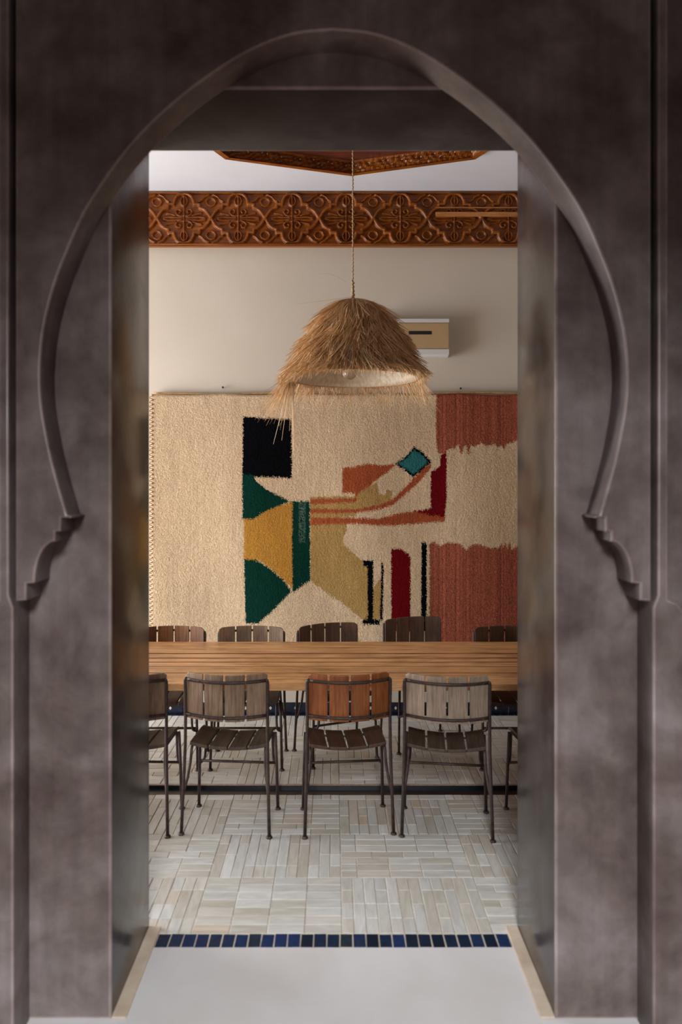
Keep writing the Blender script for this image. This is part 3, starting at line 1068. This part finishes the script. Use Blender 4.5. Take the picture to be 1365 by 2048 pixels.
def rounded_slat(name, pts_fn, nu, nv, thick, nrm_fn, mat):
    """slab following a surface: pts_fn(u, v) for u, v in 0..1, offset by thickness along nrm_fn"""
    vs, fs = [], []
    for s in (0, 1):
        for i in range(nu + 1):
            for j in range(nv + 1):
                q = Vector(pts_fn(i / nu, j / nv)) + Vector(nrm_fn(i / nu, j / nv)) * (thick * s)
                vs.append(q)
    A = lambda s, i, j: s * (nu + 1) * (nv + 1) + i * (nv + 1) + j
    for i in range(nu):
        for j in range(nv):
            fs.append((A(0, i, j), A(0, i, j + 1), A(0, i + 1, j + 1), A(0, i + 1, j)))
            fs.append((A(1, i, j), A(1, i + 1, j), A(1, i + 1, j + 1), A(1, i, j + 1)))
    for i in range(nu):
        fs.append((A(0, i, 0), A(0, i + 1, 0), A(1, i + 1, 0), A(1, i, 0)))
        fs.append((A(0, i, nv), A(1, i, nv), A(1, i + 1, nv), A(0, i + 1, nv)))
    for j in range(nv):
        fs.append((A(0, 0, j), A(1, 0, j), A(1, 0, j + 1), A(0, 0, j + 1)))
        fs.append((A(0, nu, j), A(0, nu, j + 1), A(1, nu, j + 1), A(1, nu, j)))
    me = bpy.data.meshes.new(name)
    me.from_pydata([tuple(q) for q in vs], [], fs)
    bm = bmesh.new()
    bm.from_mesh(me)
    bmesh.ops.recalc_face_normals(bm, faces=bm.faces)
    sharp = [e for e in bm.edges if len(e.link_faces) == 2 and e.calc_face_angle(0) > 1.0]
    bmesh.ops.bevel(bm, geom=sharp, offset=0.003, segments=2, affect='EDGES', profile=0.5)
    bm.to_mesh(me)
    bm.free()
    me.materials.append(mat)
    return me


def back_y(x):
    return -0.130 - 0.070 * (1 - (x / 0.215) ** 2)


def seat_z(x):
    return 0.452 - 0.026 * (1 - (x / 0.205) ** 2)


def build_chair(name):
    C = empty(name)
    # rear legs run on up as the back posts
    for s in (-1, 1):
        bm = bmesh.new()
        tube(bm, [(s * 0.226, -0.160, 0.004), (s * 0.219, -0.147, 0.22), (s * 0.213, -0.133, 0.44), (s * 0.212, -0.130, 0.60), (s * 0.213, -0.135, 0.775),
                  (s * 0.211, -0.136, 0.784), (s * 0.203, -0.139, 0.788)], 0.0085, 8)
        leg = obj('leg', bm, M['iron'], C)
        bm = bmesh.new()
        tube(bm, [(s * 0.226, -0.160, 0), (s * 0.226, -0.160, 0.005), (s * 0.226, -0.160, 0.012)], [0.017, 0.0165, 0.010], 10)
        obj('foot', bm, M['iron'], leg)
        bm = bmesh.new()
        tube(bm, [(s * 0.220, 0.160, 0.004), (s * 0.214, 0.152, 0.25), (s * 0.208, 0.145, 0.425)], 0.0085, 8)
        leg = obj('leg', bm, M['iron'], C)
        bm = bmesh.new()
        tube(bm, [(s * 0.220, 0.160, 0), (s * 0.220, 0.160, 0.005), (s * 0.220, 0.160, 0.012)], [0.017, 0.0165, 0.010], 10)
        obj('foot', bm, M['iron'], leg)
        # side tube under the seat, both ends bent down and welded to the legs
        path = catmull([(s * 0.216, -0.140, 0.22), (s * 0.206, -0.120, 0.27), (s * 0.196, -0.100, 0.34), (s * 0.193, -0.085, 0.405), (s * 0.193, -0.055, 0.424), (s * 0.193, 0.03, 0.427),
                        (s * 0.193, 0.115, 0.425), (s * 0.191, 0.155, 0.420), (s * 0.188, 0.176, 0.400), (s * 0.188, 0.182, 0.35), (s * 0.190, 0.184, 0.29), (s * 0.196, 0.178, 0.255), (s * 0.213, 0.156, 0.240)], 3)
        bm = bmesh.new()
        tube(bm, path, 0.0075, 8)
        obj('seat_rail', bm, M['iron'], C)
    bm = bmesh.new()
    tube(bm, [(-0.212, 0.152, 0.256), (0.212, 0.152, 0.256)], 0.0075, 8)
    obj('stretcher', bm, M['iron'], C)
    for y in (-0.06, 0.13):
        bm = bmesh.new()
        tube(bm, [(x, y, seat_z(x) - 0.024) for x in np.linspace(-0.2, 0.2, 11)], 0.006, 6)
        obj('seat_bearer', bm, M['iron'], C)
    for z in (0.785, 0.607):
        bm = bmesh.new()
        tube(bm, [(x, back_y(x) - (0.0 if z > 0.7 else -0.004), z) for x in np.linspace(-0.208, 0.208, 13)], 0.0078, 8)
        rail = obj('back_rail', bm, M['iron'], C)
        bm = bmesh.new()
        for x in (-0.18, -0.125, -0.075, -0.025, 0.025, 0.075, 0.125, 0.18):
            tube(bm, [(x, back_y(x) - 0.0075, z), (x, back_y(x) - 0.0105, z)], 0.0045, 6)
        obj('rivets', bm, M['iron'], rail)['kind'] = 'stuff'
    wb = 0.428 / 4
    for i in range(4):
        xa, xb = -0.214 + i * wb + 0.005, -0.214 + (i + 1) * wb - 0.005
        zt = 0.818

        def P(u, v, xa=xa, xb=xb, i=i):
            x = xa + (xb - xa) * u
            # the outer corners of the outer slats are rounded off
            ztop = zt
            zbot = 0.585
            e = 0.214 - abs(x)
            if i in (0, 3) and e < 0.025:
                q = (0.025 - max(e, 0.0045)) / 0.0205
                ztop -= 0.012 * q * q
            return (x, back_y(x) + 0.009, zbot + (ztop - zbot) * v)
        me = rounded_slat('backrest_slat', P, 6, 4, 0.016, lambda u, v: (0, 1, 0), M['w_grey'])
        obj('backrest_slat', me, None, C)

        xa, xb = -0.204 + i * 0.102 + 0.0055, -0.204 + (i + 1) * 0.102 - 0.0055

        def Q(u, v, xa=xa, xb=xb):
            x = xa + (xb - xa) * u
            e = 0.006 * (1 - math.cos((v - 0.5) * 2)) if v > 0.85 else 0
            return (x, -0.10 + 0.292 * v, seat_z(x) - 0.017 - (0.012 * max(0, (v - 0.75) / 0.25) ** 2))
        me = rounded_slat('seat_slat', Q, 4, 8, 0.018, lambda u, v: (0, 0, 1), M['w_seat'])
        obj('seat_slat', me, None, C)
    return C


def copy_chair(src):
    c = src.copy()
    COL.objects.link(c)
    for ch in src.children:
        d = ch.copy()
        COL.objects.link(d)
        d.parent = c
        for g2 in ch.children:
            e2 = g2.copy()
            COL.objects.link(e2)
            e2.parent = d
    return c


proto = build_chair('dining_chair')


def back_at(x, y, th, d=-0.14):
    return x, y


CH = [  # x, y (between the feet), floor height, yaw, back wood, seat wood, label, group
    (-1.056, 3.822, 0.0, -2, 'w_grey', 'w_seat', 'grey brown slatted chair near side of the table, cut off by the left jamb', 'near row of chairs'),
    (-0.535, 3.824, 0.0, -4.5, 'w_grey', 'w_seat', 'weathered grey brown slatted chair seen from behind, left of the orange one', 'near row of chairs'),
    (0.068, 3.824, 0.0, 5, 'w_orange', 'w_seat_red', 'orange stained slatted chair seen from behind, at the middle of the near side', 'near row of chairs'),
    (0.590, 3.792, 0.0, -7, 'w_silver', 'w_seat', 'silvery bleached slatted chair seen from behind, right of the orange one', 'near row of chairs'),
    (1.178, 3.824, 0.0, 4, 'w_taupe', 'w_seat', 'chair of which only a leg and seat corner show beside the right jamb', 'near row of chairs'),
    (-1.052, 4.605, ZP, 180, 'w_brown', 'w_seat_red', 'warm brown slatted chair at the far side of the table, leftmost, cut by the jamb', 'far row of chairs'),
    (-0.535, 4.605, ZP, 180, 'w_taupe', 'w_seat', 'taupe slatted chair at the far side, under the lower green shape of the rug', 'far row of chairs'),
    (0.015, 4.705, ZP, 203, 'w_dark', 'w_seat_red', 'dark brown slatted chair at the far side, turned, behind the orange chair', 'far row of chairs'),
    (0.590, 4.925, ZP, 197, 'w_dark', 'w_seat_red', 'dark brown chair pulled back close to the rug, under its maroon bar', 'far row of chairs'),
    (1.132, 4.605, ZP, 180, 'w_dark', 'w_seat_red', 'dark chair at the far side before the red area of the rug, rightmost', 'far row of chairs'),
]
mesh_cache = {}
for i, (x, y, z, th, wb, ws, lb, gr) in enumerate(CH):
    c = proto if i == 0 else copy_chair(proto)
    c.location = (x, y, z)
    c.rotation_euler = (0, 0, math.radians(th))
    tag(c, lb, 'chair', gr)
    for ch in c.children:
        nm = ch.name.split('.')[0]
        if nm in SLAT_PARTS:
            mat = M[wb if nm == 'backrest_slat' else ws]
            ch.material_slots[0].link = 'OBJECT'
            ch.material_slots[0].material = mat

# ------------------------------------------------------------------ straw pendant lamp
DL = 4.25
ls = DL / F
LX = (709 - CX) * ls
RIM = EYE + (CY - 757) * ls
TOPZ = EYE + (CY - 600) * ls
LA = empty('straw_pendant_lamp', (LX, DL, RIM))
tag(LA, 'shaggy straw pendant lamp hanging on a rope over the table', 'lamp')
LH = TOPZ - RIM
profL = [(0.03, LH), (0.09, LH - 0.025), (0.15, LH - 0.075), (0.215, LH - 0.17), (0.275, LH - 0.28), (0.335, LH - 0.39), (0.375, 0.0)]
PL = np.array(catmull(profL, 6))
arc = np.concatenate([[0], np.cumsum(np.hypot(*np.diff(PL, axis=0).T))])


def prof_at(t):
    s = t * arc[-1]
    return np.interp(s, arc, PL[:, 0]), np.interp(s, arc, PL[:, 1])


bm = bmesh.new()
NA = 48
rings = []
for t in np.linspace(0, 1, 20):
    r, z = prof_at(t)
    rings.append([bm.verts.new((r * math.cos(2 * PI * a / NA), r * math.sin(2 * PI * a / NA), z)) for a in range(NA)])
for i in range(19):
    for a in range(NA):
        bm.faces.new((rings[i][a], rings[i + 1][a], rings[i + 1][(a + 1) % NA], rings[i][(a + 1) % NA])).smooth = True
lin = obj('lining', bm, M['lining'], LA)
sm_ = lin.modifiers.new('thickness', 'SOLIDIFY')
sm_.thickness = 0.006
bm = bmesh.new()
tube(bm, [(0.378 * math.cos(2 * PI * a / 64), 0.378 * math.sin(2 * PI * a / 64), 0.0) for a in range(65)], 0.007, 8, False)
obj('rim_hoop', bm, M['bamboo'], LA)

rs = random.Random(5)
SV, SF = [], []


def straw(pts, w):
    n0 = len(SV)
    n = len(pts)
    ang = rs.uniform(0, 2 * PI)
    for i, p in enumerate(pts):
        q = w * (1 - 0.75 * i / (n - 1))
        for k in range(3):
            a = ang + k * 2 * PI / 3
            t = (pts[min(i + 1, n - 1)] - pts[max(i - 1, 0)])
            tn = t / (np.linalg.norm(t) + 1e-9)
            h = np.array((0.31, 0.52, 0.8))
            e1 = np.cross(tn, h)
            e1 /= np.linalg.norm(e1) + 1e-9
            e2 = np.cross(tn, e1)
            SV.append(tuple(p + q * (math.cos(a) * e1 + math.sin(a) * e2)))
    for i in range(n - 1):
        for k in range(3):
            a0, a1 = n0 + i * 3 + k, n0 + i * 3 + (k + 1) % 3
            SF.append((a0, a1, a1 + 3, a0 + 3))


def grow(t, a, L, lift, twist, droop, w):
    pts = []
    r0, z0 = prof_at(t)
    for i in range(5):
        s = i / 4 * L
        tt = t + s / arc[-1]
        r, z = prof_at(min(tt, 1.0))
        if tt > 1.0:
            e = (tt - 1.0) * arc[-1]
            r += e * 0.34 * (1 - droop)
            z -= e * (0.94 + 0.06 * droop)
        off_ = 0.008 + lift * (i / 4) ** 1.2
        aa = a + twist * s
        pts.append(np.array(((r + off_) * math.cos(aa), (r + off_) * math.sin(aa), z + off_ * 0.25)))
    straw(pts, w)


for q in range(900):                                          # tufts of blades, shaggy and overlapping like thatch
    t0 = rs.random() ** 0.6 * 0.93
    a0 = rs.uniform(0, 2 * PI)
    tw0 = rs.gauss(-0.25, 0.9)
    lf0 = rs.uniform(0.0, 0.075)
    L0 = rs.uniform(0.12, 0.25)
    for q2 in range(5):
        t = min(0.95, max(0.0, t0 + rs.gauss(0, 0.012)))
        r_here = prof_at(t)[0]
        a = a0 + rs.gauss(0, 0.016) / max(r_here, 0.05)
        L = L0 * rs.uniform(0.8, 1.15)
        tmax = 1.0 + rs.uniform(0.0, 0.09) * (1.7 if math.cos(a) < -0.6 else 1)
        if t + L / arc[-1] > tmax:
            L = max(0.05, (tmax - t) * arc[-1])
        grow(t, a, L, max(0, lf0 + rs.gauss(0, 0.006)), tw0 + rs.gauss(0, 0.35), rs.uniform(-0.3, 0.3), rs.uniform(0.0020, 0.0048))
for q in range(700):                                           # crown tuft
    a = rs.uniform(0, 2 * PI)
    grow(rs.uniform(0, 0.1), a, rs.uniform(0.12, 0.28), rs.uniform(0.01, 0.05), rs.gauss(0, 0.8), 0, rs.uniform(0.0012, 0.002))
for q in range(620):                                           # fringe below the rim, longest at the back and the left
    a = rs.uniform(0.0, PI) if rs.random() < 0.78 else rs.uniform(PI, 2 * PI)
    L = rs.uniform(0.05, 0.19) if a < PI else rs.uniform(0.03, 0.06)
    grow(rs.uniform(0.93, 0.99), a, L + 0.02, rs.uniform(0.0, 0.05), rs.gauss(0, 1.2), rs.uniform(-0.6, 0.5), rs.uniform(0.001, 0.0018))
for q in range(190):                                            # long trailing blades at the left
    a = rs.gauss(PI * 0.97, 0.16)
    L = rs.uniform(0.12, 0.32)
    grow(rs.uniform(0.9, 0.98), a, L, rs.uniform(0.0, 0.09), rs.gauss(0, 0.6), rs.uniform(-0.9, 0.9), rs.uniform(0.0012, 0.002))
for q in range(7):
    a = rs.gauss(PI * 0.93, 0.07)
    grow(0.98, a, rs.uniform(0.30, 0.47), rs.uniform(0.0, 0.02), rs.gauss(0, 0.2), rs.uniform(0.0, 1.6), 0.0028)
for q in range(30):
    a = rs.gauss(0.25, 0.2)
    grow(rs.uniform(0.9, 0.98), a, rs.uniform(0.1, 0.24), rs.uniform(0.0, 0.05), rs.gauss(0, 0.6), rs.uniform(-0.3, 0.9), 0.0014)
for q in range(60):                                            # stray blades standing off the crown
    a = rs.uniform(0, 2 * PI)
    r, z = prof_at(rs.uniform(0.02, 0.5))
    d = np.array((math.cos(a), math.sin(a), rs.uniform(-0.6, 0.35)))
    p0 = np.array((r * math.cos(a), r * math.sin(a), z))
    L = rs.uniform(0.06, 0.15)
    straw([p0 + d * L * i / 4 + np.array((0, 0, -0.25 * L * (i / 4) ** 2)) for i in range(5)], 0.001)
p0 = np.array((-0.02, 0, LH))
straw([p0 + np.array((-0.085 * i, -0.02, 0.012 - 0.011 * i)) for i in range(5)], 0.0012)
straw([p0 + np.array((-0.03 - 0.05 * i, -0.02, 0.10 + 0.04 * i - 0.008 * i * i)) for i in range(5)], 0.001)
me = np_mesh('straw_thatch', np.array(SV), np.array(SF), M['straw'], True)
st = obj('straw_thatch', me, None, LA)
st['kind'] = 'stuff'
# bulb, socket, rope
bc = ((700 - 709) * ls, -0.02, (757 - 746) * ls)
bm = bmesh.new()
bmesh.ops.create_uvsphere(bm, u_segments=24, v_segments=16, radius=0.043)
bmesh.ops.translate(bm, verts=bm.verts, vec=bc)
for f_ in bm.faces:
    f_.smooth = True
bulb = obj('bulb', bm, M['glass'], LA)
bm = bmesh.new()
tube(bm, [(bc[0], bc[1], bc[2] + 0.036), (bc[0], bc[1], bc[2] + 0.06), (bc[0], bc[1], bc[2] + 0.10)], [0.013, 0.016, 0.018], 12)
obj('socket', bm, M['brass'], LA)
bm = bmesh.new()
tube(bm, [(bc[0], bc[1], bc[2] + 0.10), (bc[0] * 0.6, bc[1] * 0.6, 0.25), (0, 0, LH - 0.01)], 0.003, 6)
obj('flex', bm, M['rope'], LA)
ZTOP = ZC + 0.055 - RIM
bm = bmesh.new()
n = 260
tube(bm, [(-0.008 + 0.0022 * math.cos(i * 1.25), 0.0022 * math.sin(i * 1.25), LH - 0.01 + (ZTOP - LH + 0.01) * i / n) for i in range(n + 1)],
     [0.0040 + 0.0009 * math.sin(i * 2.2) for i in range(n + 1)], 6)
rope = obj('rope', bm, M['rope'], LA)
bm = bmesh.new()
tube(bm, [(-0.008 + 0.004 * math.cos(i * 0.9), 0.004 * math.sin(i * 0.9), LH - 0.015 + 0.13 * i / 40) for i in range(41)], [0.011 - 0.006 * i / 40 + 0.0018 * math.sin(i * 2) for i in range(41)], 7)
obj('knot', bm, M['rope'], rope)
